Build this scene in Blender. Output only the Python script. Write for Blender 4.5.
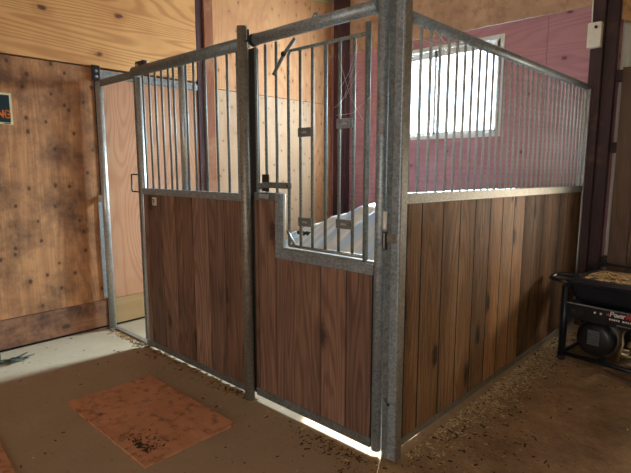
import bpy, bmesh, math, random
from mathutils import Vector, Matrix
for o in list(bpy.data.objects): bpy.data.objects.remove(o)
SC = bpy.context.scene
C = SC.collection
random.seed(7)
PI = math.pi
# ------------------------------------------------------------------ camera
cam = bpy.data.objects.new('camera', bpy.data.cameras.new('camera')); C.objects.link(cam)
SC.camera = cam
F_PX, YAW, PITCH, ROLL = 489.8, 0.74357, 0.14022, 0.00033
cam.data.sensor_width = 36; cam.data.lens = F_PX/631*36; cam.data.clip_start = .02
fw = Vector((-math.sin(YAW)*math.cos(PITCH), math.cos(YAW)*math.cos(PITCH), -math.sin(PITCH)))
rt = Vector((math.cos(YAW), math.sin(YAW), 0)); up = rt.cross(fw)
c_, s_ = math.cos(ROLL), math.sin(ROLL)
r2 = c_*rt + s_*up; u2 = -s_*rt + c_*up
cam.matrix_world = Matrix(((r2.x,u2.x,-fw.x,1.2583),(r2.y,u2.y,-fw.y,-1.9157),(r2.z,u2.z,-fw.z,1.45),(0,0,0,1)))
# ------------------------------------------------------------------ sky, sun, openings, exposure
w = bpy.data.worlds.new('sky'); SC.world = w; w.use_nodes = True
bg = w.node_tree.nodes['Background']; bg.inputs[0].default_value = (.80,.90,1,1); bg.inputs[1].default_value = 6.0
def light(name, kind, loc, direction, energy, color=(1,1,1), **k):
    l = bpy.data.lights.new(name, kind); l.energy = energy; l.color = color
    for a, v in k.items(): setattr(l, a, v)
    o = bpy.data.objects.new(name, l); C.objects.link(o); o.location = loc
    o.rotation_euler = Vector(direction).to_track_quat('-Z','Y').to_euler(); return o
SUN_DIR = Vector((1.55,-3.0,-2.3))
light('sun', 'SUN', (-3,6,6), SUN_DIR, 26, (1,.95,.85), angle=math.radians(.8))
light('daylight_window', 'AREA', (-1.8,5.3,3.2), (-.08,-1,-.42), 1500, (.70,.90,1), shape='RECTANGLE', size=.9, size_y=1.0)
light('daylight_near_window', 'AREA', (-1.55,3.26,2.30), (0,-1,-.25), 105, (.84,.94,1), shape='RECTANGLE', size=1.4, size_y=.9)
light('daylight_right', 'AREA', (1.12,3.45,1.12), (-.5,-1,-.25), 16, (1,.80,.55), shape='RECTANGLE', size=.30, size_y=.30)
light('fill_behind_camera', 'AREA', (2.3,-5.55,1.5), (-.2,1,.1), 62, (1,.77,.54), shape='RECTANGLE', size=1.6, size_y=1.8)  # unseen warm fill added behind the camera to lift the ambient
SC.view_settings.view_transform = 'Standard'; SC.view_settings.look = 'None'
SC.view_settings.gamma = 1; SC.view_settings.use_curve_mapping = False
SC.view_settings.exposure = 0.24
# ------------------------------------------------------------------ material helpers
def nt(name):
    m = bpy.data.materials.new(name); m.use_nodes = True
    t = m.node_tree; b = t.nodes['Principled BSDF']; return m, t, b
def N(t, kind, **k):
    n = t.nodes.new(kind)
    for a, v in k.items(): setattr(n, a, v)
    return n
def mth(t, op, a, b=None, clamp=False):
    n = N(t, 'ShaderNodeMath', operation=op, use_clamp=clamp)
    for i, v in enumerate((a, b)):
        if v is None: continue
        if isinstance(v, (int, float)): n.inputs[i].default_value = v
        else: t.links.new(v, n.inputs[i])
    return n.outputs[0]
def mix(t, fac, a, b, mode='MIX'):
    n = N(t, 'ShaderNodeMix', data_type='RGBA', blend_type=mode)
    for s, v in ((n.inputs[0], fac), (n.inputs[6], a), (n.inputs[7], b)):
        if isinstance(v, (int, float)): s.default_value = v
        elif isinstance(v, tuple): s.default_value = v if len(v) == 4 else (*v, 1)
        else: t.links.new(v, s)
    return n.outputs[2]
def ramp(t, v, lo, hi):
    n = N(t, 'ShaderNodeMapRange'); t.links.new(v, n.inputs[0])
    n.inputs[1].default_value = lo; n.inputs[2].default_value = hi; return n.outputs[0]
def noise(t, co, scale, detail=3, rough=.5, dist=0):
    n = N(t, 'ShaderNodeTexNoise'); t.links.new(co, n.inputs['Vector'])
    n.inputs['Scale'].default_value = scale; n.inputs['Detail'].default_value = detail
    n.inputs['Roughness'].default_value = rough; n.inputs['Distortion'].default_value = dist
    return n.outputs[0]
def vmap(t, co, scale, loc=(0,0,0)):
    n = N(t, 'ShaderNodeMapping'); t.links.new(co, n.inputs[0])
    n.inputs['Scale'].default_value = scale; n.inputs['Location'].default_value = loc; return n.outputs[0]
def plain(name, col, rough=.6, metal=0, bump=0, bscale=60, var=.12):
    m, t, b = nt(name)
    co = N(t, 'ShaderNodeTexCoord').outputs['Object']
    n = noise(t, co, bscale*.4, 4)
    t.links.new(mix(t, n, tuple(c*(1-var) for c in col), tuple(min(1,c*(1+var)) for c in col)), b.inputs['Base Color'])
    b.inputs['Roughness'].default_value = rough; b.inputs['Metallic'].default_value = metal
    if bump:
        bn = N(t, 'ShaderNodeBump'); bn.inputs['Strength'].default_value = bump; bn.inputs['Distance'].default_value = .004
        t.links.new(noise(t, co, bscale, 4), bn.inputs['Height']); t.links.new(bn.outputs[0], b.inputs['Normal'])
    return m
def wood(name, c_light, c_dark, axis='Z', figure=9, stretch=.14, fsc=5.0, knots=.5, kscale=3.0, kr=.09, tint=False, rough=.75, dirt=None, fig=.55, fine=.35, nails=False, knotcol=(.05,.022,.012), kstretch=.55, flat=None):
    """wood whose growth-ring figure is contour lines of a stretched noise"""
    m, t, b = nt(name)
    co = N(t, 'ShaderNodeTexCoord').outputs['Object']
    base = co
    if tint:
        at = N(t, 'ShaderNodeAttribute'); at.attribute_name = 'tint'
        vs = N(t, 'ShaderNodeVectorMath', operation='SCALE'); t.links.new(at.outputs['Vector'], vs.inputs[0]); vs.inputs['Scale'].default_value = 17
        va = N(t, 'ShaderNodeVectorMath', operation='ADD'); t.links.new(co, va.inputs[0]); t.links.new(vs.outputs[0], va.inputs[1]); co = va.outputs[0]
    i = 'XYZ'.index(axis)
    sv = [1,1,1]; sv[i] = stretch
    st = vmap(t, co, sv)
    lowf = noise(t, st, fsc, 1.5, .45, .25)
    rings = mth(t, 'SINE', mth(t, 'MULTIPLY', lowf, figure*6.28*2.2))
    rings = ramp(t, rings, -.2, 1.0)
    sf = [1,1,1]; sf[i] = .03
    fib = noise(t, vmap(t, co, sf), 90, 3, .6)
    col = mix(t, mth(t, 'MULTIPLY', rings, fig), c_light, c_dark)
    col = mix(t, mth(t, 'MULTIPLY', ramp(t, fib, .35, .75), fine), col, c_dark)
    blot = noise(t, co, 1.7, 3, .6)
    col = mix(t, ramp(t, blot, .35, .75), col, mix(t, .55, col, c_dark), 'MIX')
    if knots:
        sx = N(t, 'ShaderNodeSeparateXYZ'); t.links.new(co, sx.inputs[0]); cb = N(t, 'ShaderNodeCombineXYZ')
        across = mth(t, 'ADD', sx.outputs[0], sx.outputs[1]) if flat is None else sx.outputs[0]
        along = sx.outputs[2] if flat is None else sx.outputs[1]
        ka, kb = (1, kstretch) if axis == 'Z' else (kstretch, 1)
        t.links.new(mth(t, 'MULTIPLY', across, ka), cb.inputs[0]); t.links.new(mth(t, 'MULTIPLY', along, kb), cb.inputs[1])
        v = N(t, 'ShaderNodeTexVoronoi', voronoi_dimensions='2D'); t.links.new(cb.outputs[0], v.inputs['Vector']); v.inputs['Scale'].default_value = kscale
        sep = N(t, 'ShaderNodeSeparateColor'); t.links.new(v.outputs['Color'], sep.inputs[0])
        pick = mth(t, 'GREATER_THAN', sep.outputs[0], 1-knots)
        kd = mth(t, 'ADD', v.outputs['Distance'], mth(t, 'MULTIPLY', mth(t, 'SUBTRACT', noise(t, co, 22, 2), .5), kr*1.2))
        core = mth(t, 'MULTIPLY', mth(t, 'SUBTRACT', 1.0, ramp(t, kd, kr*.45, kr*.95)), pick)
        halo = mth(t, 'MULTIPLY', mth(t, 'SUBTRACT', 1.0, ramp(t, kd, kr*.8, kr*2.6)), pick)
        col = mix(t, mth(t, 'MULTIPLY', halo, .4), col, c_dark)
        col = mix(t, mth(t, 'MULTIPLY', core, .85), col, knotcol)
    if dirt:
        dcol, lo, hi, amt, *ds = dirt
        d = noise(t, base, ds[0] if ds else 2.2, 6, .7)
        col = mix(t, mth(t, 'MULTIPLY', ramp(t, d, lo, hi), amt), col, dcol)
    if tint:
        at2 = N(t, 'ShaderNodeAttribute'); at2.attribute_name = 'tone'
        col = mix(t, 1.0, col, at2.outputs['Color'], 'MULTIPLY')
    t.links.new(col, b.inputs['Base Color'])
    b.inputs['Roughness'].default_value = rough
    bn = N(t, 'ShaderNodeBump'); bn.inputs['Strength'].default_value = .25; bn.inputs['Distance'].default_value = .004
    t.links.new(mth(t, 'ADD', fib, mth(t, 'MULTIPLY', rings, .3)), bn.inputs['Height']); t.links.new(bn.outputs[0], b.inputs['Normal'])
    return m
def galv(name, a=(.23,.25,.26), b_=(.46,.48,.48), rough=.42, metal=.75, rust=.0, sc=1.0):
    m, t, b = nt(name)
    co = N(t, 'ShaderNodeTexCoord').outputs['Object']
    v = N(t, 'ShaderNodeTexVoronoi'); t.links.new(co, v.inputs['Vector']); v.inputs['Scale'].default_value = 95*sc
    sep = N(t, 'ShaderNodeSeparateColor'); t.links.new(v.outputs['Color'], sep.inputs[0])
    f = mth(t, 'ADD', mth(t, 'MULTIPLY', sep.outputs[0], .45), mth(t, 'MULTIPLY', noise(t, co, 14, 4, .65), .65))
    col = mix(t, ramp(t, f, .2, .85), a, b_)
    dust = ramp(t, noise(t, co, 5, 5, .65), .5, .8)
    col = mix(t, mth(t, 'MULTIPLY', dust, .5+rust), col, (.26,.21,.14))
    t.links.new(col, b.inputs['Base Color'])
    b.inputs['Metallic'].default_value = metal
    t.links.new(mth(t, 'ADD', mth(t, 'MULTIPLY', f, .25), rough-.1), b.inputs['Roughness'])
    return m
M = {}
M['ply_orange'] = wood('orange_plywood', (.90,.52,.20), (.48,.18,.05), 'Y', figure=13, stretch=.10, fsc=2.4, knots=.55, kscale=3.6, kr=.10, fig=.55, fine=.2, kstretch=.6)
M['ply_door'] = wood('brown_plywood', (.74,.37,.155), (.38,.155,.06), 'Z', figure=6, stretch=.12, fsc=3.2, knots=.75, kscale=6.5, kr=.12, fig=.45, fine=.7, dirt=((.09,.04,.022), .40, .66, .85, 3), kstretch=.8)
M['ply_base'] = wood('dirty_base_board', (.42,.20,.10), (.19,.08,.04), 'Y', figure=5, fsc=3, knots=.5, kscale=5, kr=.14, fig=.35, fine=.4, dirt=((.06,.03,.022), .42, .62, .8, 5))
M['ply_pink'] = wood('pinkish_plywood', (.64,.36,.21), (.44,.18,.08), 'Z', figure=11, stretch=.22, fsc=2.8, knots=.12, kscale=3, kr=.05, fig=.5, fine=.2)
M['ply_pale'] = wood('pale_plywood', (.66,.47,.29), (.48,.29,.16), 'Z', figure=6, stretch=.16, fsc=3, knots=.8, kscale=6.5, kr=.075, fig=.28, fine=.3, knotcol=(.22,.11,.05), kstretch=.9)
M['ply_tan'] = wood('tan_plywood', (.74,.41,.19), (.48,.20,.08), 'Z', figure=6, stretch=.2, fsc=3, knots=.9, kscale=7, kr=.08, fig=.3, fine=.25, dirt=((.38,.13,.06), .5, .8, .5), knotcol=(.18,.09,.05))
M['base_tan'] = wood('tan_board', (.50,.35,.17), (.36,.22,.09), 'Y', figure=4, fsc=3, knots=0, fig=.3, fine=.3)
M['maroon'] = wood('maroon_plywood', (.54,.28,.30), (.34,.15,.18), 'X', figure=6, stretch=.12, fsc=3.6, knots=.42, kscale=4.2, kr=.085, fig=.4, fine=.3, knotcol=(.10,.03,.035))  # maroon wood; the mauve lens-flare tint is put into its colour
M['osb'] = wood('strand_board', (.60,.40,.25), (.30,.16,.09), 'X', figure=1, stretch=.7, fsc=5, knots=0, fig=.25, fine=.1, dirt=((.28,.14,.09), .48, .62, .6, 9))
M['post_dark'] = wood('maroon_post', (.085,.028,.030), (.035,.012,.016), 'Z', figure=5, fsc=6, knots=0, fig=.4, fine=.6, dirt=((.30,.20,.15), .56, .75, .5))
M['post_red'] = wood('reddish_post', (.36,.13,.05), (.20,.06,.025), 'Z', figure=5, fsc=6, knots=0, fig=.4, fine=.5, dirt=((.55,.34,.20), .48, .7, .6))
M['post_right'] = wood('dark_post', (.07,.035,.035), (.03,.018,.022), 'Z', figure=5, fsc=6, knots=0, fig=.4, fine=.6, dirt=((.22,.12,.08), .58, .75, .5))
M['board_brown'] = wood('brown_boards', (.20,.115,.07), (.09,.05,.032), 'Z', figure=6, fsc=4, knots=.4, kscale=3.5, kr=.1, fig=.4, fine=.5, dirt=((.28,.15,.07), .5, .75, .5))
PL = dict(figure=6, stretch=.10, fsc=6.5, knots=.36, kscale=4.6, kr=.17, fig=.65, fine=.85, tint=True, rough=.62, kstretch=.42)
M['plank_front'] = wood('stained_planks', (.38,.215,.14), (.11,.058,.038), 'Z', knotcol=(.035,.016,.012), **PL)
M['plank_side'] = wood('warm_lit_planks', (.70,.385,.155), (.28,.135,.055), 'Z', knotcol=(.035,.018,.012), **PL)  # same stained planks, lighter and warmer; warm side light put into the colour
M['mat_board'] = wood('reddish_board', (.72,.36,.20), (.48,.21,.11), 'X', figure=3, fsc=4, knots=0, fig=.3, fine=.3, dirt=((.12,.055,.035), .50, .70, .85, 17), rough=.85)
M['galv'] = galv('galvanised_steel', (.19,.235,.26), (.45,.52,.55), .48, .6); M['galv_dark'] = galv('dull_galvanised_steel', (.12,.145,.15), (.30,.34,.34), .55, .6)
M['galv_tan'] = galv('dusty_galvanised_steel', (.19,.185,.155), (.40,.385,.33), .48, .65, .12)
M['galv_light'] = galv('bright_galvanised_steel', (.42,.46,.48), (.66,.70,.70), .35, .7)
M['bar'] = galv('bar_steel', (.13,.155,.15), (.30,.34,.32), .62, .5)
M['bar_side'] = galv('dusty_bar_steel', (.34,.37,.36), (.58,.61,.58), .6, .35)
M['white'] = plain('white_plastic', (.78,.76,.68), .45); M['cream'] = plain('cream_plastic', (.80,.78,.66), .5)
M['black'] = plain('black_metal', (.018,.019,.022), .4, .3); M['black_rub'] = plain('black_rubber', (.015,.015,.016), .8)
M['navy'] = plain('black_painted_steel', (.012,.016,.024), .35, .2); M['dark_iron'] = plain('dark_iron', (.05,.045,.04), .55, .6)
M['vinyl'] = plain('white_window_vinyl', (.75,.80,.80), .4); M['brass'] = plain('tarnished_brass', (.32,.24,.12), .45, .8)
M['cast'] = plain('cast_aluminium', (.16,.13,.10), .5, .7, .3); M['red'] = plain('red_print', (.55,.05,.04), .5)
M['print_white'] = plain('white_print', (.8,.8,.78), .5); M['orange'] = plain('orange_print', (.95,.22,.03), .5)
M['sign_black'] = plain('black_sign', (.02,.035,.045), .35); M['sign_edge'] = plain('yellowed_sign_border', (.72,.68,.42), .5)
M['foam'] = plain('tan_spray_foam', (.55,.33,.14), .9, 0, .8, 25, .35); M['corr'] = plain('pale_corrugated_metal', (.62,.62,.54), .5, .1)
M['shade_ceiling'] = plain('ceiling_board', (.50,.38,.26), .8)
M['shavings'] = plain('pale_shavings', (.75,.55,.30), .9, var=.5, bscale=120); M['leaf'] = plain('dry_brown_leaf', (.38,.22,.09), .85, var=.6, bscale=100)
M['grit'] = plain('dark_grit', (.07,.04,.025), .9); M['straw'] = plain('golden_straw', (.62,.42,.16), .8, var=.35, bscale=200)
M['web'] = plain('cobweb_silk', (.8,.8,.78), .8); M['conduit'] = plain('green_conduit', (.45,.50,.25), .5)
M['twig'] = plain('green_black_wire', (.05,.065,.05), .6)
# concrete and dirt floor
def floor_mat():
    m, t, b = nt('concrete_and_dirt')
    co = N(t, 'ShaderNodeTexCoord').outputs['Object']
    sx = N(t, 'ShaderNodeSeparateXYZ'); t.links.new(co, sx.inputs[0])
    conc = mix(t, noise(t, co, 3, 6, .6), (.36,.265,.170), (.48,.375,.255))
    conc = mix(t, mth(t,'MULTIPLY', ramp(t, noise(t, co, 38, 3), .60,.72), .45), conc, (.22,.14,.08))
    dirt = mix(t, ramp(t, noise(t, co, 3.2, 9, .78), .28, .72), (.17,.090,.038), (.66,.44,.23))
    dirt = mix(t, mth(t,'MULTIPLY', ramp(t, noise(t, co, 60, 4, .7), .5,.75), .5), dirt, (.50,.35,.18))
    # dirt lies to the right of the stall corner, its rim wandering
    rim = mth(t, 'ADD', mth(t,'SUBTRACT', sx.outputs[0], mth(t,'MULTIPLY', sx.outputs[1], .15)), mth(t,'MULTIPLY', mth(t,'SUBTRACT', noise(t, co, 2.5, 5, .6), .5), 1.0))
    rim = mth(t, 'MULTIPLY', ramp(t, rim, -.45, .10), ramp(t, mth(t,'ADD', sx.outputs[0], 0), -.25, .02))
    col = mix(t, rim, conc, dirt)
    t.links.new(col, b.inputs['Base Color']); b.inputs['Roughness'].default_value = .85
    bn = N(t, 'ShaderNodeBump'); bn.inputs['Strength'].default_value = .8; bn.inputs['Distance'].default_value = .05
    t.links.new(mth(t,'MULTIPLY', noise(t, co, 9, 9, .75), mth(t,'ADD', rim, .06)), bn.inputs['Height']); t.links.new(bn.outputs[0], b.inputs['Normal'])
    return m
M['floor'] = floor_mat()
def tarp_mat():
    m, t, b = nt('pale_blue_tarp')
    co = N(t, 'ShaderNodeTexCoord').outputs['Object']
    sx = N(t, 'ShaderNodeSeparateXYZ'); t.links.new(co, sx.inputs[0])
    c = mth(t, 'SUBTRACT', sx.outputs[0], mth(t, 'MULTIPLY', sx.outputs[1], .45)); cb = N(t, 'ShaderNodeCombineXYZ'); t.links.new(c, cb.inputs[0])
    t.links.new(mth(t, 'MULTIPLY', sx.outputs[1], .12), cb.inputs[1])
    wv = ramp(t, noise(t, cb.outputs[0], 6.0, 3, .6), .36, .60)
    col = mix(t, wv, (.80,.80,.76), (.40,.63,.92))
    t.links.new(col, b.inputs['Base Color']); b.inputs['Roughness'].default_value = .4
    b.inputs['Transmission Weight'].default_value = 0
    return m
M['tarp'] = tarp_mat()
def glass_mat():
    m, t, b = nt('window_glass')
    for n in list(t.nodes):
        if n.type != 'OUTPUT_MATERIAL': t.nodes.remove(n)
    o = [n for n in t.nodes][0]
    tr = N(t, 'ShaderNodeBsdfTransparent'); tr.inputs[0].default_value = (.93,.96,.97,1)
    gl = N(t, 'ShaderNodeBsdfGlossy'); gl.inputs['Roughness'].default_value = .02
    mx = N(t, 'ShaderNodeMixShader'); mx.inputs[0].default_value = .05
    t.links.new(tr.outputs[0], mx.inputs[1]); t.links.new(gl.outputs[0], mx.inputs[2]); t.links.new(mx.outputs[0], o.inputs[0]); return m
M['glass'] = glass_mat()
# ------------------------------------------------------------------ mesh helpers
def box(bm, x0, x1, y0, y1, z0, z1, bev=0, tone=None):
    r = bmesh.ops.create_cube(bm, size=1)
    vs = r['verts']
    for v in vs:
        v.co = Vector(((x0+x1)/2+v.co.x*(x1-x0), (y0+y1)/2+v.co.y*(y1-y0), (z0+z1)/2+v.co.z*(z1-z0)))
    if bev:
        es = list({e for v in vs for e in v.link_edges})
        bmesh.ops.bevel(bm, geom=es, offset=bev, segments=2, affect='EDGES', profile=.5)
    return vs
def tube(bm, pts, r, seg=12, caps=True):
    pts = [Vector(p) for p in pts]; rings = []
    rr = r if isinstance(r, (list, tuple)) else [r]*len(pts)
    prev = None
    for i, p in enumerate(pts):
        if i == 0: d = pts[1]-p
        elif i == len(pts)-1: d = p-pts[i-1]
        else: d = (pts[i+1]-p).normalized()+(p-pts[i-1]).normalized()
        d.normalize()
        if prev is None:
            a = Vector((0,0,1)) if abs(d.z) < .9 else Vector((1,0,0))
            u = d.cross(a).normalized()
        else: u = (prev-d*prev.dot(d)).normalized()
        prev = u; v = d.cross(u)
        rings.append([bm.verts.new(p+(u*math.cos(2*PI*k/seg)+v*math.sin(2*PI*k/seg))*rr[i]) for k in range(seg)])
    for a, b in zip(rings, rings[1:]):
        for k in range(seg):
            f = bm.faces.new((a[k], a[(k+1)%seg], b[(k+1)%seg], b[k])); f.smooth = True
    if caps:
        bm.faces.new(rings[0][::-1]); bm.faces.new(rings[-1])
def lathe(bm, prof, origin, axis, seg=28):
    """prof: (radius, distance along axis)"""
    ax = Vector(axis).normalized(); a = Vector((0,0,1)) if abs(ax.z) < .9 else Vector((1,0,0))
    u = ax.cross(a).normalized(); v = ax.cross(u); o = Vector(origin); rings = []
    for r, d in prof:
        rings.append([bm.verts.new(o+ax*d+(u*math.cos(2*PI*k/seg)+v*math.sin(2*PI*k/seg))*max(r,1e-4)) for k in range(seg)])
    for p, q in zip(rings, rings[1:]):
        for k in range(seg):
            f = bm.faces.new((p[k], p[(k+1)%seg], q[(k+1)%seg], q[k])); f.smooth = True
    bm.faces.new(rings[0][::-1]); bm.faces.new(rings[-1])
def prism(bm, poly, ext):
    """poly: 3D points, ext: vector"""
    a = [bm.verts.new(Vector(p)) for p in poly]; b = [bm.verts.new(Vector(p)+Vector(ext)) for p in poly]
    bm.faces.new(a[::-1]); bm.faces.new(b)
    for i in range(len(a)): bm.faces.new((a[i], a[(i+1)%len(a)], b[(i+1)%len(a)], b[i]))
def torus_arc(c, R, a0, a1, n, ux, uy):
    return [Vector(c)+Vector(ux)*R*math.cos(a0+(a1-a0)*k/n)+Vector(uy)*R*math.sin(a0+(a1-a0)*k/n) for k in range(n+1)]
def wpos(o):
    v = Vector((0,0,0))
    while o: v += o.location; o = o.parent
    return v
def obj(name, bm, mat, parent=None, local=False, origin=None):
    """bm in world coordinates unless local"""
    me = bpy.data.meshes.new(name); bmesh.ops.recalc_face_normals(bm, faces=bm.faces)
    o = bpy.data.objects.new(name, me); C.objects.link(o)
    if parent: o.parent = parent
    base = Vector((0,0,0)) if local else wpos(parent)
    if origin is not None: o.location = Vector(origin)-base; base = Vector(origin)
    bmesh.ops.translate(bm, verts=bm.verts, vec=-base)
    bm.to_mesh(me); bm.free(); me.materials.append(M[mat] if isinstance(mat, str) else mat)
    return o
def tag(o, label=None, cat=None, group=None, kind=None):
    for k, v in (('label',label),('category',cat),('group',group),('kind',kind)):
        if v: o[k] = v
    return o
def thing(name, label, cat, loc=(0,0,0), rotz=0, group=None):
    o = bpy.data.objects.new(name, None); C.objects.link(o); o.empty_display_size = .05
    o.location = loc; o.rotation_euler = (0,0,rotz); return tag(o, label, cat, group)
def struct(name, bm, mat): return tag(obj(name, bm, mat), kind='structure')
def B(*a, **k):
    bm = bmesh.new(); box(bm, *a, **k); return bm
def T(*a, **k):
    bm = bmesh.new(); tube(bm, *a, **k); return bm
def copy_tree(o, parent=None):
    c = o.copy(); C.objects.link(c); c.parent = parent
    for ch in list(o.children): copy_tree(ch, c)
    return c
def planks(edges, make, lo=.72, hi=1.25, tones=None):
    """boards between successive edges; each gets its own tone and its own piece of grain"""
    bm = bmesh.new(); tone = bm.loops.layers.float_color.new('tone'); tint = bm.loops.layers.float_color.new('tint')
    for a, b in zip(edges, edges[1:]):
        n0 = len(bm.faces); make(bm, a+.0036, b-.0036); bm.faces.ensure_lookup_table()
        g = random.uniform(lo, hi)
        if tones: g = tones[edges.index(a)]
        h = random.uniform(-.05,.05); s = (random.random(), random.random(), random.random(), 1)
        for f in bm.faces[n0:]:
            for l in f.loops: l[tone] = (g*(1+h), g, g*(1-h), 1); l[tint] = s
    return bm
# ------------------------------------------------------------------ the barn shell
W, D, H = -3.07, 3.10, 3.75
XR, YF = 4.2, -5.4
struct('floor', B(-3.6, XR+.2, YF-.2, D+.6, -.08, 0), 'floor')
struct('ceiling', B(W-.3, XR+.2, YF-.2, D+.6, H, H+.05), 'shade_ceiling')
# left wall: frame behind, then the sheets the photograph shows
struct('wall_left', B(W-.12, W-.02, YF, D+.5, 0, H), 'black_rub')
struct('wall_left_upper_sheet', B(W-.02, W+.018, YF, 1.02, 2.300, H), 'ply_orange')
bm = bmesh.new(); box(bm, W-.02, W, YF, -.62+.3, .262, 2.275); box(bm, W-.02, W, -.318, -.012, .262, 2.275)
struct('wall_left_outer_sheet', B(W-.02, W, YF, -.012, .262, 2.290), 'ply_door')
struct('baseboard_left_outer', B(W-.02, W+.004, YF, -.012, .022, .257), 'ply_base')
struct('wall_left_stall_sheet', B(W-.02, W, .012, 1.045, .262, 2.283), 'ply_pink')
struct('baseboard_left_stall', B(W-.02, W+.006, .012, 3.08, .022, .257), 'base_tan')
bm = bmesh.new(); box(bm, W-.02, W, 1.21, 1.60+1.5, .262, 2.258)
struct('wall_left_pale_sheet', B(W-.02, W, 1.21, 2.70, .262, 2.256), 'ply_pale')
struct('wall_left_tan_sheet', B(W-.02, W+.001, 2.703, 3.10, .262, 2.256), 'ply_tan')
struct('wall_left_high_sheet', B(W-.02, W+.002, 1.21, 3.10, 2.262, H), 'ply_tan')
bm = bmesh.new(); box(bm, W-.005, W+.022, 1.025, 1.10, 0, H); struct('trim_1', bm, 'post_dark')
bm = bmesh.new(); box(bm, W-.005, W+.045, 1.103, 1.208, 0, H, .004); struct('trim_2', bm, 'post_red')
struct('trim_3', B(-2.955, -2.76, 3.0, 3.10, 0, H, .006), 'post_dark')
struct('trim_4', B(W-.018, W+.01, -.012, .012, 0, 2.285), 'black')
# back wall with the window hole x -2.32..-0.80, z 1.80..2.76
wx0, wx1, wz0, wz1 = -2.30, -.80, 1.765, 2.765
bm = bmesh.new()
box(bm, -3.2, wx0, D, D+.06, 0, 2.86); box(bm, wx1, -.397, D, D+.06, 0, 2.86); box(bm, -.393, .03, D, D+.06, 0, 2.86)
box(bm, .03, .19, D-.0, D+.18, 0, 2.86); box(bm, wx0, wx1, D, D+.06, 0, wz0); box(bm, wx0, wx1, D, D+.06, wz1, 2.86)
struct('wall_back', bm, 'maroon')
struct('wall_back_upper_sheet', B(-3.2, .19, D-.012, D+.18, 2.865, H), 'osb')
# exterior wall right of the post: girts, corrugated metal, boards, an opening out of frame
ox0, ox1, oz0, oz1 = .80, 1.40, .75, 1.45
bm = bmesh.new(); y0 = D+.14
def corr(bm, x0, x1, z0, z1, y=y0):
    n = max(2, int((x1-x0)/.012)); lo, hi = [], []
    for k in range(n+1):
        x = x0+(x1-x0)*k/n; u = (x*1000 % 76)/76
        d = .014*max(-1, min(1, 2.2*math.sin(2*PI*u)))
        lo.append(bm.verts.new((x, y+d, z0))); hi.append(bm.verts.new((x, y+d, z1)))
    for k in range(n): f = bm.faces.new((lo[k], lo[k+1], hi[k+1], hi[k])); f.smooth = True
corr(bm, .12, ox0, 0, H); corr(bm, ox1, XR, 0, H); corr(bm, ox0, ox1, 0, oz0); corr(bm, ox0, ox1, oz1, H)
struct('wall_back_metal', bm, 'corr')
bm = bmesh.new()
for z in (.55, 1.58, 2.20): box(bm, .19, XR, D+.02, D+.12, z, z+.09)
struct('trim_5', bm, 'post_right')
bm = planks([.245,.40,.62,.79], lambda b_, a, c: box(b_, a, c, D-.02, D+.015, .0, 2.30))
M['board_b'] = wood('brown_boards_b', (.20,.115,.07), (.09,.05,.032), 'Z', figure=6, fsc=4, knots=.4, kscale=3.5, kr=.1, fig=.4, fine=.5, tint=True, dirt=((.30,.15,.07), .5, .75, .5))
struct('wall_back_boards', bm, 'board_b')
bm = bmesh.new()
bmesh.ops.create_grid(bm, x_segments=60, y_segments=26, size=.5)
for v in bm.verts:
    x, z = v.co.x, v.co.y
    v.co = Vector((.2+(x+.5)*1.6, D+.06-.05*abs(math.sin(x*23+2*math.sin(z*17)))-.03*random.random(), 2.69+(z+.5)*1.02+.02*math.sin(x*60)))
struct('wall_back_insulation', bm, 'foam')
struct('wall_right', B(XR, XR+.1, YF, D+.5, 0, H), 'board_brown')
# front wall behind the camera with an unseen opening added for the warm fill
bm = bmesh.new(); box(bm, W, 1.5, YF-.1, YF, 0, H); box(bm, 3.1, XR, YF-.1, YF, 0, H); box(bm, 1.5, 3.1, YF-.1, YF, 2.4, H); box(bm, 1.5, 3.1, YF-.1, YF, 0, .6)
struct('wall_front', bm, 'board_brown')
# right-hand corner post
bm = bmesh.new(); box(bm, .007, .105, D-.13, D-.005, 0, H, .004); box(bm, .11, .20, D-.09, D-.005, 0, H, .004)
struct('trim_6', bm, 'post_right')
# window
wn = thing('window_1', 'white framed window', 'window', (-1.55,D,wz0)); del wn['label']; del wn['category']; wn['kind'] = 'structure'
bm = bmesh.new(); f_ = .045
for a in ((wx0,wx1,wz0,wz0+f_),(wx0,wx1,wz1-f_,wz1),(wx0,wx0+f_,wz0+f_,wz1-f_),(wx1-f_,wx1,wz0+f_,wz1-f_)):
    box(bm, a[0], a[1], D-.01, D+.07, a[2], a[3], .003)
obj('window_frame', bm, 'vinyl', wn)
bm = bmesh.new(); xm = -1.56
for a, b_, yy in ((wx0+f_, xm+.02, D+.04),(xm-.02, wx1-f_, D+.015)):
    for q in ((a,b_,wz0+f_,wz0+f_+.03),(a,b_,wz1-f_-.07,wz1-f_),(a,a+.03,wz0+f_,wz1-f_),(b_-.03,b_,wz0+f_,wz1-f_)):
        box(bm, q[0], q[1], yy, yy+.02, q[2], q[3])
obj('window_sash', bm, 'vinyl', wn)
obj('pane', B(wx0+f_, wx1-f_, D+.046, D+.050, wz0+f_, wz1-f_), 'glass', wn)
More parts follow.
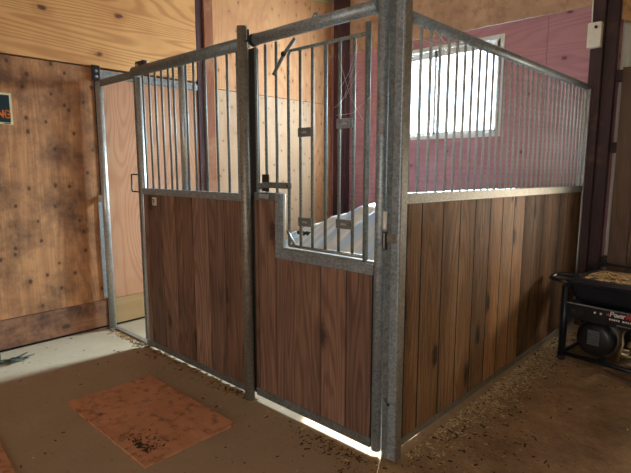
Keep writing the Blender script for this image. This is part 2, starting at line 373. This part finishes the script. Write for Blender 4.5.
# ------------------------------------------------------------------ steel strap along the left wall and the strip by the doorway
t = thing('wall_strap', 'thin grey steel bar bolted flat along the wall behind the stall door rail', 'metal bar', (W,.5,2.2))
obj('strap', B(W+.0, W+.022, .02, 1.02, 2.215, 2.27, .002), 'galv_dark', t)
for y in (.85,.97):
    bm = bmesh.new(); lathe(bm, [(.012,0),(.012,.006),(.006,.012)], (W+.022, y, 2.243), (1,0,0), 10); obj('bolt', bm, 'galv_light', t)
t = thing('corner_bracket', 'black bracket with two bright bolts on the wall above the doorway post', 'bracket', (W+.02,-.04,2.24))
obj('bracket', B(W+.018, W+.028, -.035, .035, 2.18, 2.31, .002), 'black', t)
for z in (2.215,2.262):
    bm = bmesh.new(); lathe(bm, [(.013,0),(.013,.006),(.006,.012)], (W+.028, 0, z), (1,0,0), 10); obj('bolt', bm, 'galv_light', t)
# ------------------------------------------------------------------ doorway post at the wall
t = thing('stall_post', 'galvanised round doorway post standing against the plywood wall', 'post', (-3.02,0,0))
obj('pipe', T([(-3.0,0,.01),(-3.0,0,2.165)], .030, 16), 'galv_light', t)
obj('base_plate', B(-3.05,-2.95,-.04,.04,0,.012,.002), 'galv_tan', t)
obj('keeper', B(-3.066,-3.0,-.035,-.012,1.155,1.205,.003), 'white', t)
obj('top_bar', B(-3.03,-2.36,-.006,.006,2.125,2.18,.002), 'galv_dark', t)
t = thing('metal_edge_strip', 'narrow pale steel edging strip beside the doorway post', 'trim', (W+.01,-.03,0))
obj('strip', B(W+.001, W+.012, -.04, .010, .28, 1.15), 'galv_light', t)
struct('threshold_track', B(-3.0,-2.32,.0,.045,.0,.014,.002), 'galv_tan')['kind'] = 'structure'
bpy.data.objects['threshold_track'].name = 'trim_7'
# ------------------------------------------------------------------ sliding stall door
door = thing('stall_door', 'sliding stall door with steel bars over vertical planks, standing partly open', 'stall door', (-1.7,0,0))
bx0, bx1 = -2.335, -1.045
obj('top_rail', T([(-2.385,0,2.170),(-1.06,0,2.165)], .036, 16), 'galv_dark', door)
obj('stile', T([(-2.325,0,.06),(-2.325,0,2.12)], .024, 14), 'galv_light', door)
obj('stile', B(-2.372,-2.350,-.02,.02,.06,2.18,.003), 'galv_dark', door)
obj('stile', T([(-1.765,.02,1.29),(-1.765,.02,2.13)], .026, 14), 'galv_light', door)
obj('middle_rail', B(-2.34,-1.045,-.022,.022,1.245,1.292,.003), 'galv', door)
obj('seam_dark_sheet', B(-2.33,-1.05,-.010,.010,.04,1.26), 'black_rub', door)  # black sheet added behind the planks, standing in for seam shade
obj('bottom_rail', B(-2.35,-1.045,-.022,.022,.022,.065,.003), 'galv_dark', door)
ed = [-2.335,-2.25,-2.057,-1.864,-1.647,-1.459,-1.285,-1.06]
random.seed(11)
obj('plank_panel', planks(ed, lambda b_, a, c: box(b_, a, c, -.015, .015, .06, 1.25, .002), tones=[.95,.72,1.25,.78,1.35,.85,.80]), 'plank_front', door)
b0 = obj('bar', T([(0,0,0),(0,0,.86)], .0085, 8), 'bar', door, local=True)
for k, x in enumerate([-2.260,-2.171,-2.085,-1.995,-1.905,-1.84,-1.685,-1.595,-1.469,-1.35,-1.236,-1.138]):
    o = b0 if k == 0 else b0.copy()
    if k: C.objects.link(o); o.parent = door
    o.location = (x+1.7, 0, 1.28)
hd = obj('pull_handle', T([(-2.37,-.022,1.395),(-2.46,-.022,1.395),(-2.468,-.022,1.387),(-2.468,-.022,1.268),(-2.46,-.022,1.26),(-2.37,-.022,1.26)], .006, 8), 'black', door)
ro = obj('roller', B(-2.335,-2.215,-.02,.02,2.17,2.235,.008), 'black', door)
bm = bmesh.new(); lathe(bm, [(.012,0),(.012,.008),(.005,.014)], (-2.29,-.02,2.205), (0,-1,0), 10); obj('bolt', bm, 'galv_light', ro)
st = obj('label_plate', B(-2.168,-2.112,-.0185,-.015,1.165,1.225), 'white', door)
bm = bmesh.new(); box(bm,-2.163,-2.137,-.0195,-.0185,1.203,1.211); box(bm,-2.143,-2.137,-.0195,-.0185,1.188,1.203); box(bm,-2.163,-2.137,-.0195,-.0185,1.190,1.196); box(bm,-2.155,-2.147,-.0195,-.0185,1.176,1.186)
obj('print', bm, 'black', st)
# ------------------------------------------------------------------ middle post
t = thing('stall_post', 'weathered round steel post between the sliding door and the gate', 'post', (-1.028,-.04,0))
obj('pipe', T([(-1.028,-.04,.0),(-1.036,-.04,2.245)], .031, 18), 'galv_tan', t)
bm = bmesh.new(); box(bm,-1.08,-1.055,-.035,.01,2.15,2.22,.004); obj('bracket', bm, 'galv_dark', t)
obj('hook', T([(-1.01,-.04,2.16),(-.992,-.04,2.16),(-.985,-.04,2.17),(-.985,-.04,2.22)], .006, 8), 'dark_iron', t)
# ------------------------------------------------------------------ header pipe over the gate
t = thing('header_pipe', 'thick galvanised pipe running over the gate with bars', 'pipe', (-.55,0,2.16))
obj('pipe', T([(-1.0,0,2.17),(-.112,0,2.172)], .032, 18), 'galv', t)
obj('end_collar', T([(-.995,0,2.17),(-.965,0,2.17)], .035, 18), 'black_rub', t)
# ------------------------------------------------------------------ gate
gate = thing('stall_gate', 'stall gate with a notch of bars above dark planks, closed beside the corner', 'stall gate', (-.55,0,0))
gx0, gx1 = -.985, -.110
obj('hinge_stile', B(-1.040,-.984,.004,.034,.03,2.13,.002), 'dark_iron', gate)
random.seed(23)
def gp(b_, a, c):
    box(b_, a, c, -.015, .015, .07, 1.26 if c < -.78 else .935, .002)
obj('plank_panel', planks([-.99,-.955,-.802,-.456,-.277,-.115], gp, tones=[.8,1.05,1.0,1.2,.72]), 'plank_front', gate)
bm = bmesh.new(); box(bm,gx0+.01,-.79,-.010,.010,.05,1.28); box(bm,-.79,gx1,-.010,.010,.05,.94); obj('seam_dark_sheet', bm, 'black_rub', gate)  # added black sheets that make the gate's plank seams read as shaded
obj('bottom_rail', B(gx0,gx1,-.022,.022,.035,.085,.003), 'galv_dark', gate)
obj('notch_rail', B(-.80,gx1,-.022,.022,.932,.987,.003), 'galv', gate)
obj('notch_stile', B(-.800,-.752,-.021,.021,.988,1.305,.003), 'galv', gate)
obj('short_rail', B(gx0+.01,-.802,-.023,.022,1.262,1.306,.003), 'galv_dark', gate)
obj('nameplate', B(-.93,-.85,-.026,-.022,1.272,1.296), 'galv_light', gate)
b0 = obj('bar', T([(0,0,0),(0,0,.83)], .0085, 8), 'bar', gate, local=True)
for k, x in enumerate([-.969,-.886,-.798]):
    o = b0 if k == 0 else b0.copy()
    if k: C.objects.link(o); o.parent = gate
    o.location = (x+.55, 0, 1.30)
# yoke inside the notch
yk = obj('yoke_frame', T([(-.715,.012,1.01),(-.715,.012,2.045),(-.70,.012,2.07),(-.175,.012,2.07)], .009, 10), 'bar', gate)
obj('yoke_sill', T([(-.715,.012,1.01),(-.175,.012,1.01)], .009, 10), 'galv_tan', gate)
obj('yoke_sill', B(-.75,-.115,.0,.022,.98,.996,.002), 'galv_light', gate)
obj('yoke_stile', T([(-.180,.012,.98),(-.180,.012,2.12)], .014, 12), 'bar', gate)
obj('inner_stile', T([(-.742,.0,1.0),(-.742,.0,1.30)], .007, 10), 'cream', gate)
b0 = obj('bar', T([(0,0,0),(0,0,1.05)], .0085, 8), 'bar', gate, local=True)
for k, x in enumerate([-.624,-.536,-.444,-.352,-.262]):
    o = b0 if k == 0 else b0.copy()
    if k: C.objects.link(o); o.parent = gate
    o.location = (x+.55, .012, 1.015)
for (xa, xb, z) in ((-.628,-.532,1.635),(-.358,-.256,1.665),(-.628,-.532,1.155),(-.358,-.256,1.165)):
    p_ = obj('lock_plate', B(xa,xb,-.006,.002,z-.024,z+.024,.002), 'galv_dark' if z != 1.665 else 'galv', gate)
    xm_ = (xa+xb)/2; obj('slot', B(xm_-.016,xm_+.016,-.009,-.006,z-.006,z+.004), 'galv_light', p_)
obj('brace_hinge', T([(-.72,.0,1.095),(-.66,.0,1.015)], .008, 8), 'galv', gate)
obj('gate_stile', T([(-.084,0,.03),(-.084,0,2.62)], .027, 16), 'galv', gate)
obj('number_tag', B(-.080,-.058,-.030,-.026,1.60,1.64), 'galv_light', gate)
lt = thing('gate_latch', 'sliding bolt latch fixed to the bars at the left of the gate', 'latch', (-.8,-.02,1.33))
obj('latch_plate', B(-.912,-.855,-.016,-.009,1.312,1.41,.002), 'dark_iron', lt)
bl = obj('bolt_bar', B(-.90,-.665,-.026,-.017,1.333,1.366,.002), 'galv_dark', lt)
obj('bolt_knob', B(-.945,-.905,-.028,-.008,1.322,1.36,.004), 'galv_dark', lt)
bm = bmesh.new(); lathe(bm, [(.006,0),(.006,.004),(.002,.006)], (-.69,-.026,1.349), (0,-1,0), 10); obj('pin', bm, 'black', bl)
lv = thing('release_lever', 'slanted flat steel lever crossing behind the pipe above the gate', 'lever', (-.7,.05,2.0))
bm = bmesh.new(); tube(bm, [(-.805,-.014,1.955),(-.720,-.012,2.055),(-.655,.005,2.125)], .010, 8); obj('arm', bm, 'bar', lv)
obj('arm', T([(-.61,.045,2.165),(-.575,.045,2.20),(-.550,.045,2.235),(-.535,.045,2.235),(-.54,.045,2.20)], .007, 8), 'galv_dark', lv)
bm = bmesh.new(); lathe(bm, [(.014,0),(.014,.01),(.008,.014)], (-.718,-.018,2.05), (0,-1,0), 12); obj('pivot', bm, 'dark_iron', lv)
# ------------------------------------------------------------------ corner post group
t = thing('stall_post', 'square galvanised corner post where the gate meets the side panel', 'post', (0,.02,0))
obj('tube', B(-.016,.030,-.010,.040,.01,2.75,.006), 'galv', t)
obj('hinge_strip', B(-.0555,-.017,.004,.012,.0,2.70,.001), 'galv_dark', t)
obj('angle', B(.0315,.037,-.010,.042,.01,2.70,.002), 'galv_tan', t)
t0 = t
hg = thing('hinge', 'small dark hinge with a pale pin between gate and corner post', 'hinge', (-.04,-.02,1.1))
obj('pin_sleeve', T([(-.048,-.014,1.16),(-.048,-.014,1.245)], .011, 10), 'white', hg)
bm = bmesh.new(); box(bm,-.058,-.034,-.020,-.010,1.065,1.15,.001); obj('leaf', bm, 'dark_iron', hg)
obj('rod', T([(-.046,-.022,1.07),(-.046,-.022,1.145)], .004, 8), 'galv_light', hg)
obj('tab', B(-.034,.02,-.016,-.0105,1.10,1.145,.001), 'galv_tan', hg)
bm = bmesh.new(); lathe(bm, [(.007,0),(.007,.008),(.003,.012)], (-.008,-.0105,.30), (0,-1,0), 10); tube(bm, [(-.012,-.016,.30),(-.024,-.022,.33)], .003, 6)
obj('bolt', bm, 'dark_iron', t0)
# ------------------------------------------------------------------ side panel
sp = thing('stall_side_panel', 'long fixed stall panel of planks with steel bars above, right of the corner', 'stall panel', (0,1.55,0))
obj('top_rail', T([(0,.05,2.14),(0,2.965,2.14)], .026, 16), 'galv', sp)
obj('middle_rail', B(-.022,.022,.052,2.955,1.262,1.317,.003), 'galv_tan', sp)
obj('bottom_rail', B(-.022,.024,.052,2.955,.028,.062,.003), 'galv_tan', sp)
obj('end_stile', B(-.022,.024,2.93,2.965,.01,2.16,.003), 'galv_light', sp)
obj('near_stile', B(.004,.028,.046,.080,.01,2.13,.003), 'galv_tan', sp)
ed = [.082,.129,.264,.479,.671,.86,1.063,1.25,1.44,1.626,1.81,2.0,2.191,2.37,2.559,2.75,2.93]
random.seed(5)
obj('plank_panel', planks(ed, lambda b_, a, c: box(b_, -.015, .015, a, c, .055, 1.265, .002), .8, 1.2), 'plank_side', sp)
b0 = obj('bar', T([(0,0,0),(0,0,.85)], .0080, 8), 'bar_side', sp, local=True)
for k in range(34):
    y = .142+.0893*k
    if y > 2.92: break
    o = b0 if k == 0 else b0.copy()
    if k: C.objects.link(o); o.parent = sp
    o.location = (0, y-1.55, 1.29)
sp.location.x = -.005; sp.rotation_euler.z = -.018
ob_ = obj('seam_dark_sheet', B(-.010,.010,.085,2.93,.045,1.27), 'black_rub', sp)  # black sheet put behind the side planks to imitate shade in their seams
sp.update_tag()
for ch in sp.children:
    if ch.name.startswith(('middle_rail','plank_panel')) or ch is ob_:
        for v in ch.data.vertices:
            if v.co.z > 1: v.co.z += .012-.0135*(v.co.y+1.55)
# ------------------------------------------------------------------ electrical box on the post
t = thing('junction_box', 'cream electrical box with a dark knob on the dark post', 'electrical box', (.01,D-.15,2.6))
obj('body', B(-.008,.100,D-.20,D-.13,2.465,2.672,.008), 'cream', t)
bm = bmesh.new(); lathe(bm, [(.022,0),(.022,.012),(.018,.016)], (.055,D-.20,2.625), (0,-1,0), 14); kn = obj('knob', bm, 'white', t)
bm = bmesh.new(); lathe(bm, [(.012,0),(.012,.01),(.008,.012)], (.062,D-.216,2.625), (0,-1,0), 12); obj('knob_face', bm, 'black', kn)
obj('cable', T([(.008,D-.135,2.67),(.004,D-.135,2.85),(.008,D-.135,3.0),(.01,D-.135,3.6)], .006, 8), 'white', t)
tag(obj('conduit', T([(W+.02,2.75,3.49),(W+.02,3.08,3.535)], .014, 10), 'conduit'), 'short greenish conduit near the top of the wall by the corner', 'conduit')
# ------------------------------------------------------------------ sign at the left edge
def letters(bm, strokes, org, ux, uz, n, s, th, dep=.0015):
    for pl in strokes:
        for a, b_ in zip(pl, pl[1:]):
            A = Vector(org)+Vector(ux)*a[0]*s+Vector(uz)*a[1]*s; Bq = Vector(org)+Vector(ux)*b_[0]*s+Vector(uz)*b_[1]*s
            d = (Bq-A).normalized(); pr = d.cross(Vector(n)).normalized()*th/2; A = A-d*th*.35; Bq = Bq+d*th*.35
            prism(bm, [A-pr, Bq-pr, Bq+pr, A+pr], Vector(n)*dep)
t = thing('warning_sign', 'black sign with orange capitals ending in NG and a yellowed border', 'sign', (W+.002,-.8,1.78))
obj('board', B(W+.0005, W+.004, -.98, -.652, 1.775, 2.008), 'sign_edge', t)
obj('face', B(W+.004, W+.0055, -.968, -.668, 1.790, 1.993), 'sign_black', t)
G = {'N': [[(0,0),(0,1)],[(0,1),(.6,0)],[(.6,0),(.6,1)]], 'G': [[(.62,.8),(.48,1),(.14,1),(0,.82),(0,.18),(.14,0),(.48,0),(.62,.18),(.62,.48),(.36,.48)]],
     'I': [[(0,0),(0,1)]], 'W': [[(0,1),(.2,0),(.4,.8),(.6,0),(.8,1)]], 'A': [[(0,0),(.33,1),(.66,0)],[(.15,.35),(.5,.35)]], 'R': [[(0,0),(0,1),(.45,1),(.6,.85),(.6,.6),(.45,.5),(0,.5)],[(.3,.5),(.62,0)]]}
bm = bmesh.new(); y = -.958
for ch, adv in zip('WARNING', (1.05,.92,.9,.9,.32,.9,.9)):
    letters(bm, G[ch], (W+.0055, y, 1.825), (0,1,0), (0,0,1), (1,0,0), .052, .0105); y += adv*.052*.985
obj('lettering', bm, 'orange', t)
bm = bmesh.new(); box(bm, W+.0055, W+.0062, -.712, -.672, 1.779, 1.786); obj('small_print', bm, 'black', t)
# ------------------------------------------------------------------ boards lying on the floor
def board(name, x0, x1, y0, y1, label):
    bm = bmesh.new(); bmesh.ops.create_grid(bm, x_segments=24, y_segments=16, size=.5)
    for v in bm.verts:
        x, y = v.co.x, v.co.y
        ed_ = max(abs(x), abs(y)) > .49
        v.co = Vector(((x0+x1)/2+x*(x1-x0)+(random.uniform(-.0025,.0025) if ed_ else 0), (y0+y1)/2+y*(y1-y0)+(random.uniform(-.0025,.0025) if ed_ else 0), .013+.003*math.sin(x*5)*math.cos(y*4)))
    r = bmesh.ops.extrude_face_region(bm, geom=bm.faces[:])
    for g in r['geom']:
        if isinstance(g, bmesh.types.BMVert): g.co.z = .001
    return tag(obj(name, bm, 'mat_board'), label, 'board')
board('floor_board', -1.80, -.838, -.858, -.305, 'thin reddish brown board lying flat on the concrete before the stall')
board('floor_board', -2.36, -1.42, -2.0, -1.30, 'reddish board corner at the bottom left edge of the picture') if False else None
bm = bmesh.new(); prism(bm, [(-1.585,-1.27,.0),(-1.20,-1.305,.0),(-1.22,-2.0,.0),(-1.95,-1.95,.0),(-1.90,-1.24,.0)], (0,0,.012))
tag(obj('floor_board', bm, 'mat_board'), 'reddish board whose corner shows at the bottom left of the floor', 'board')
# ------------------------------------------------------------------ tarp over a low pile inside the stall
bm = bmesh.new(); nx, ny = 130, 110
def hgt(x, y):
    # a ridge climbing from the low left end towards the stall corner, falling away on both sides
    u = (x+2.75)/1.95; v = (y-.95)/1.95
    if u < 0 or u > 1.2 or v < 0 or v > 1: return 0
    r = min(1, (u/.14)**.6, ((1.2-u)/.12)**.6, (v/.42)**.55, ((1-v)/.25)**.6)
    c = x*1.0-.45*(y-2)+.05*math.sin(5*y)
    tri = lambda q: abs((q % 1)*2-1)
    f = .055*tri(c*3.1)+.022*tri(c*8.3+.3)
    return r*(min(1.11, .665+.68*u)-f*(1-.55*(v > .4)))+.012
gv = []
for j in range(ny+1):
    row = []
    for i in range(nx+1):
        x = -2.85+2.55*i/nx; y = .85+2.1*j/ny
        row.append(bm.verts.new((x, y, hgt(x, y) or .008)))
    gv.append(row)
for j in range(ny):
    for i in range(nx):
        f = bm.faces.new((gv[j][i], gv[j][i+1], gv[j+1][i+1], gv[j+1][i])); f.smooth = True
tp = tag(obj('tarp', bm, 'tarp'), 'pale blue and cream tarpaulin draped over a low pile inside the stall', 'tarp')
def strap_bundle(cx, cy, cz):
    t = thing('strap_bundle', 'small bunched black and brown strap lying on the tarp', 'strap', (cx,cy,cz))
    random.seed(3)
    for q, mt in ((0,'black'),(1,'brass'),(2,'black')):
        pts = [(cx+(q-1)*.045+.03*math.cos(k*1.3+q), cy+.02*math.sin(k*1.9+q), cz+.02+.03*abs(math.sin(k*1.1+q))) for k in range(9)]
        obj("strap", T(pts, .012, 8), mt, t)
strap_bundle(-2.12, 1.58, .765)
# ------------------------------------------------------------------ generator
gen = thing('portable_generator', 'black framed portable generator standing at the right by the dirt floor', 'generator', (.215,2.0,0))
def gb(*a, **k): return B(*a, **k)
def L(name, bm, mat, par=gen): return obj(name, bm, mat, par, local=True)
GW, GD = .72, .56
for (fx, fy) in ((0,0),(GW,0),(0,GD),(GW,GD)):
    lg = L('frame_leg', T([(fx,fy,.03),(fx,fy,.57)], .026, 12), 'navy')
    bm = bmesh.new(); lathe(bm, [(.027,0),(.029,.01),(.024,.04)], (fx,fy,0), (0,0,1), 14); L('rubber_foot', bm, 'black_rub', lg)
bm = bmesh.new()
for y in (0,GD): tube(bm, [(0,y,.05),(GW,y,.05)], .016, 10)
for x in (0,.25,.5,GW): tube(bm, [(x,0,.05),(x,GD,.05)], .014, 10)
L('base_frame', bm, 'navy')
L('handle', T([(.02,.0,.60),(-.10,.02,.605),(-.135,.04,.605),(-.145,.08,.607),(-.145,.13,.610),(-.135,.17,.614),(-.10,.19,.618),(.02,.20,.62)], .015, 10), 'navy')
# tank: shallow dished box with a wide rim
bm = bmesh.new()
def loopz(x0,x1,y0,y1,z,r=.05,n=5):
    pts = []
    for cx, cy, a in ((x1-r,y1-r,0),(x0+r,y1-r,PI/2),(x0+r,y0+r,PI),(x1-r,y0+r,1.5*PI)):
        for k in range(n): pts.append(bm.verts.new((cx+r*math.cos(a+PI/2*k/(n-1)), cy+r*math.sin(a+PI/2*k/(n-1)), z)))
    return pts
Ls = [loopz(.09,GW-.07,.03,GD-.05,.465), loopz(.04,GW-.03,.0,GD-.01,.50), loopz(.0,GW,-.015,GD+.01,.60), loopz(-.012,GW+.012,-.025,GD+.02,.605), loopz(-.012,GW+.012,-.025,GD+.02,.622), loopz(.05,GW-.05,.06,GD-.04,.630)]
for a, b_ in zip(Ls, Ls[1:]):
    for k in range(len(a)): bm.faces.new((a[k], a[(k+1)%len(a)], b_[(k+1)%len(a)], b_[k])).smooth = False
bm.faces.new(Ls[0][::-1]); bm.faces.new(Ls[-1])
tank = L('fuel_tank', bm, 'navy')
bm = bmesh.new(); lathe(bm, [(.045,0),(.045,.02),(.038,.028)], (.42,.30,.628), (0,0,1), 20); L('fuel_cap', bm, 'black_rub', tank)
# rear rim rail
L('top_rail', T([(0,GD,.57),(0,GD,.66),(.03,GD,.675),(GW-.03,GD,.675),(GW,GD,.66),(GW,GD,.57)], .013, 10), 'navy')
pn = L('control_panel', gb(.02,.69,-.012,.16,.335,.455,bev=.006), 'black')
L('panel_edge', gb(.02,.69,-.018,-.010,.448,.458), 'galv_dark', pn)
L('panel_edge', gb(.36,.69,-.018,-.010,.352,.358), 'galv_dark', pn)
for k, x in enumerate((.075,.125)):
    bm = bmesh.new(); lathe(bm, [(.021,0),(.021,.006),(.017,.008),(.016,.004)], (x,-.012,.395), (0,-1,0), 18); L('socket', bm, 'black_rub', pn)
for x in (.215,.255):
    bm = bmesh.new(); lathe(bm, [(.0075,0),(.0075,.006),(.004,.009)], (x,-.012,.415), (0,-1,0), 12); L('breaker_button', bm, 'print_white', pn)
# writing on the panel
LT = {'P': [[(0,0),(.15,1),(.5,1),(.62,.85),(.55,.55),(.4,.48),(.08,.48)]], 'o': [[(.1,.1),(.1,.5),(.25,.62),(.42,.55),(.42,.15),(.28,0),(.1,.1)]],
      'w': [[(.02,.6),(.12,0),(.3,.45),(.4,0),(.6,.6)]], 'e': [[(.05,.32),(.42,.34),(.36,.58),(.15,.6),(.03,.35),(.1,.05),(.36,.05)]], 'r': [[(.02,0),(.1,.6)],[(.07,.4),(.25,.6),(.38,.56)]],
      'M': [[(0,0),(.15,1),(.35,.3),(.65,1),(.6,0)]], 'a': [[(.42,.5),(.2,.6),(.03,.3),(.12,.02),(.36,.15)],[(.44,.6),(.36,0)]], 't': [[(.2,.9),(.1,.1),(.28,.02)],[(.05,.6),(.36,.6)]]}
def word(bm, s, x, z, sc, th):
    for ch in s:
        letters(bm, LT[ch], (x,-.012,z), (1,0,0), (0,0,1), (0,-1,0), sc, th, .002); x += (.72 if ch in 'PMw' else .52)*sc
    return x
bm = bmesh.new(); xx = word(bm, 'Power', .315, .412, .033, .0065); L('lettering', bm, 'print_white', pn)
bm = bmesh.new(); word(bm, 'Mate', xx+.004, .412, .033, .0075); L('lettering', bm, 'red', pn)
bm = bmesh.new(); box(bm, .290,.297,-.014,-.012,.414,.424); box(bm,.299,.306,-.014,-.012,.411,.430); L('logo_mark', bm, 'red', pn)
bm = bmesh.new()
x = .31
for wd in (.010,.008,.012,.007,.009,0,.014,.009,.008,.010,.008,.008):
    if wd: box(bm, x, x+wd, -.014, -.012, .383, .395)
    x += wd+.005 if wd else .012
L('small_print', bm, 'print_white', pn)
# engine end: round cowling with vent grille
bm = bmesh.new(); lathe(bm, [(.03,0),(.09,.004),(.125,.02),(.134,.05),(.136,.14),(.115,.15)], (.205,.03,.195), (0,1,0), 36)
en = L('alternator_cover', bm, 'black')
bm = bmesh.new()
for k in range(9): box(bm, .165, .245, .020, .028, .160+k*.0125, .166+k*.0125)
L('vent_grille', bm, 'galv_dark', en)
bm = bmesh.new(); lathe(bm, [(.138,0),(.146,.005),(.146,.028),(.138,.032)], (.205,.11,.195), (0,1,0), 36); L('clamp_ring', bm, 'cast', en)
bm = bmesh.new(); lathe(bm, [(.09,0),(.10,.02),(.10,.20),(.08,.24)], (.205,.18,.195), (0,1,0), 24); L('stator_housing', bm, 'cast')
bm = bmesh.new(); box(bm, .43,.64,.10,.40,.10,.30,.02)
for k in range(7): box(bm, .42,.65,.09,.41,.125+k*.025,.133+k*.025)
eb = L('engine_block', bm, 'cast')
bm = bmesh.new(); lathe(bm, [(.02,0),(.035,.004),(.035,.05),(.02,.055)], (.45,.04,.215), (0,1,0), 16); L('spark_cover', bm, 'brass', eb)
L('muffler', T([(.50,.06,.31),(.66,.06,.31)], .035, 16), 'dark_iron')
L('fuel_hose', T([(.40,.10,.33),(.385,.04,.29),(.40,.02,.22),(.385,.02,.15),(.375,.02,.09)], .009, 8), 'brass')
L('dark_filler_box', gb(.03,.40,.36,.50,.07,.34,bev=.02), 'navy')  # dark box added behind the alternator to block bright light under the generator
gen.rotation_euler.z = math.radians(-7)
# straw on the tank
def chips(name, mat, n, place, size, label, cat, flat=.5, seed=1, ar=(1.2,3.5)):
    random.seed(seed); bm = bmesh.new()
    for k in range(n):
        x, y, z = place(); s = size[0]+(size[1]-size[0])*random.random()**2.5; a = random.uniform(0, PI); l = s*random.uniform(*ar)
        u = Vector((math.cos(a), math.sin(a), random.uniform(-flat,flat)*.6)).normalized(); v = u.cross(Vector((random.uniform(-.4,.4),random.uniform(-.4,.4),1))).normalized()
        nrm = u.cross(v)*s*.25; c = Vector((x,y,z+s*.35))
        prism(bm, [c-u*l/2-v*s*.4, c+u*l/2-v*s*.5, c+u*l*.5+v*s*.3, c-u*l/2+v*s*.5], nrm)
    return tag(obj(name, bm, mat), label, cat, kind='stuff')
import math as _m
def on_tank():
    ca, sa = _m.cos(gen.rotation_euler.z), _m.sin(gen.rotation_euler.z)
    a = random.uniform(.07,.68); b_ = .09+.42*random.random()
    return (.215+a*ca-b_*sa, 2.0+a*sa+b_*ca, .630)
chips('straw_litter', 'straw', 900, on_tank, (.004,.011), 'golden straw and chaff covering the top of the generator', 'straw', seed=4, ar=(1.5,6))
chips('wood_shavings', 'shavings', 2600, lambda: (.03+abs(random.gauss(0,.10)), random.choice((random.uniform(.1,2.6), random.gauss(1.2,.5))), 0), (.0018,.009), 'pale wood shavings strewn along the foot of the side panel', 'shavings', seed=9)
chips('leaf_litter', 'leaf', 1500, lambda: (.03+abs(random.gauss(0,.24)), random.uniform(-.1,2.6), 0), (.0015,.010), 'brown leaf crumbs mixed in the dirt beside the side panel', 'leaf litter', seed=10)
chips('leaf_litter', 'leaf', 380, lambda: (random.uniform(-2.95,-1.1), -.035+random.gauss(0,.03), 0), (.003,.018), 'dry leaves gathered under the sliding door and its threshold', 'leaf litter', seed=12)
chips('leaf_litter', 'leaf', 240, lambda: (random.gauss(-.24,.15), -.05-abs(random.gauss(0,.05)), 0), (.002,.012), 'dry leaves heaped at the foot of the gate near the corner', 'leaf litter', seed=13)
def ground_pick():
    while True:
        x, y = random.uniform(-3,2.2), random.uniform(-1.9,2.4)
        if (x < 0 and y < -.08) or x > .08: return (x, y, 0)
chips('leaf_litter', 'grit', 300, lambda: (random.uniform(-2.95,-1.05), -.04+random.gauss(0,.028), 0), (.002,.014), 'dark crumbs and bits of bark along the foot of the sliding door', 'leaf litter', seed=41)
chips('wood_shavings', 'shavings', 110, lambda: (random.uniform(-2.95,-.15), -.05+random.gauss(0,.035), 0), (.002,.011), 'few pale shavings lying along the foot of the stall front', 'shavings', seed=42)
chips('leaf_litter', 'grit', 260, lambda: (random.gauss(-.26,.17), -.06-abs(random.gauss(0,.07)), 0), (.002,.012), 'dark crumbs heaped at the foot of the gate near the corner post', 'leaf litter', seed=43)
chips('leaf_litter', 'grit', 1100, lambda: (.03+abs(random.gauss(0,.2)), random.uniform(.0,2.7), 0), (.0015,.011), 'dark bark crumbs mixed into the shavings beside the side panel', 'leaf litter', seed=44)
chips('board_grit', 'grit', 260, lambda: (-.93-abs(random.gauss(0,.10)), -.80+abs(random.gauss(0,.07)), .013), (.002,.010), 'dark dirt crumbs gathered at the near corner of the reddish board', 'grit', seed=45)
chips('floor_grit', 'grit', 900, ground_pick, (.0015,.010), 'dark crumbs and grit scattered over the floor', 'grit', seed=14)
chips('straw_scraps', 'shavings', 300, ground_pick, (.0015,.008), 'pale straw scraps scattered over the floor', 'straw', seed=15)
chips('board_litter', 'straw', 50, lambda: (random.uniform(-1.78,-.86), random.uniform(-.84,-.33), .015), (.003,.008), 'few straw scraps lying on the reddish board', 'straw', seed=16)
# soil clods
# ------------------------------------------------------------------ wire clump on the floor by the left wall
random.seed(21)
t = thing('wire_tangle', 'small dark tangle of wire on the bright strip of floor by the wall', 'wire', (-2.80,-.87,0))
for q in range(5):
    pts = [(-2.80+random.gauss(0,.035), -.87+random.gauss(0,.06), .008+.02*random.random()) for k in range(9)]
    obj('wire', T(pts, .004, 6), 'twig', t)
obj('wire', T([(-2.86,-.93,.0),(-2.865,-.93,.06),(-2.87,-.94,.09)], .003, 6), 'twig', t)
# ------------------------------------------------------------------ boards under the generator's right side
t = thing('floor_slat', 'narrow weathered slat lying on the dirt in front of the generator', 'slat', (.75,1.85,0))
bm = bmesh.new(); prism(bm, [(.50,1.905,0),(1.15,1.55,0),(1.18,1.60,0),(.53,1.955,0)], (0,0,.02)); obj('board', bm, 'board_brown', t)
# ------------------------------------------------------------------ cobwebs
def web(name, segs, label):
    bm = bmesh.new()
    for a, b_ in segs:
        a, b_ = Vector(a), Vector(b_); m_ = (a+b_)/2+Vector((0,0,-.01-.1*(a-b_).length))
        tube(bm, [a, (a+m_)/2+Vector((0,0,-.003)), m_, (b_+m_)/2, b_], .0007, 4, caps=False)
    return tag(obj(name, bm, 'web'), label, 'cobweb', kind='stuff')
random.seed(31)
web('cobweb', [((-.36+random.uniform(-.02,.16), .0, 1.7+random.uniform(0,.4)), (-.26+random.uniform(-.02,.12), .0, 1.6+random.uniform(0,.45))) for k in range(6)], 'thin cobweb threads across the gate bars near the corner')
web('cobweb', [((0, .1+random.uniform(0,.5), 2.08+random.uniform(-.05,.03)), (0, .2+random.uniform(0,.5), 2.11)) for k in range(10)]+[((0, y_, z_), (0, y_+.07, z_+.05)) for y_, z_ in ((1.3,1.55),(1.33,1.42),(1.32,1.60),(.9,2.05),(2.2,1.6),(1.25,1.40))], 'thin cobweb threads hanging from the side panel bars')
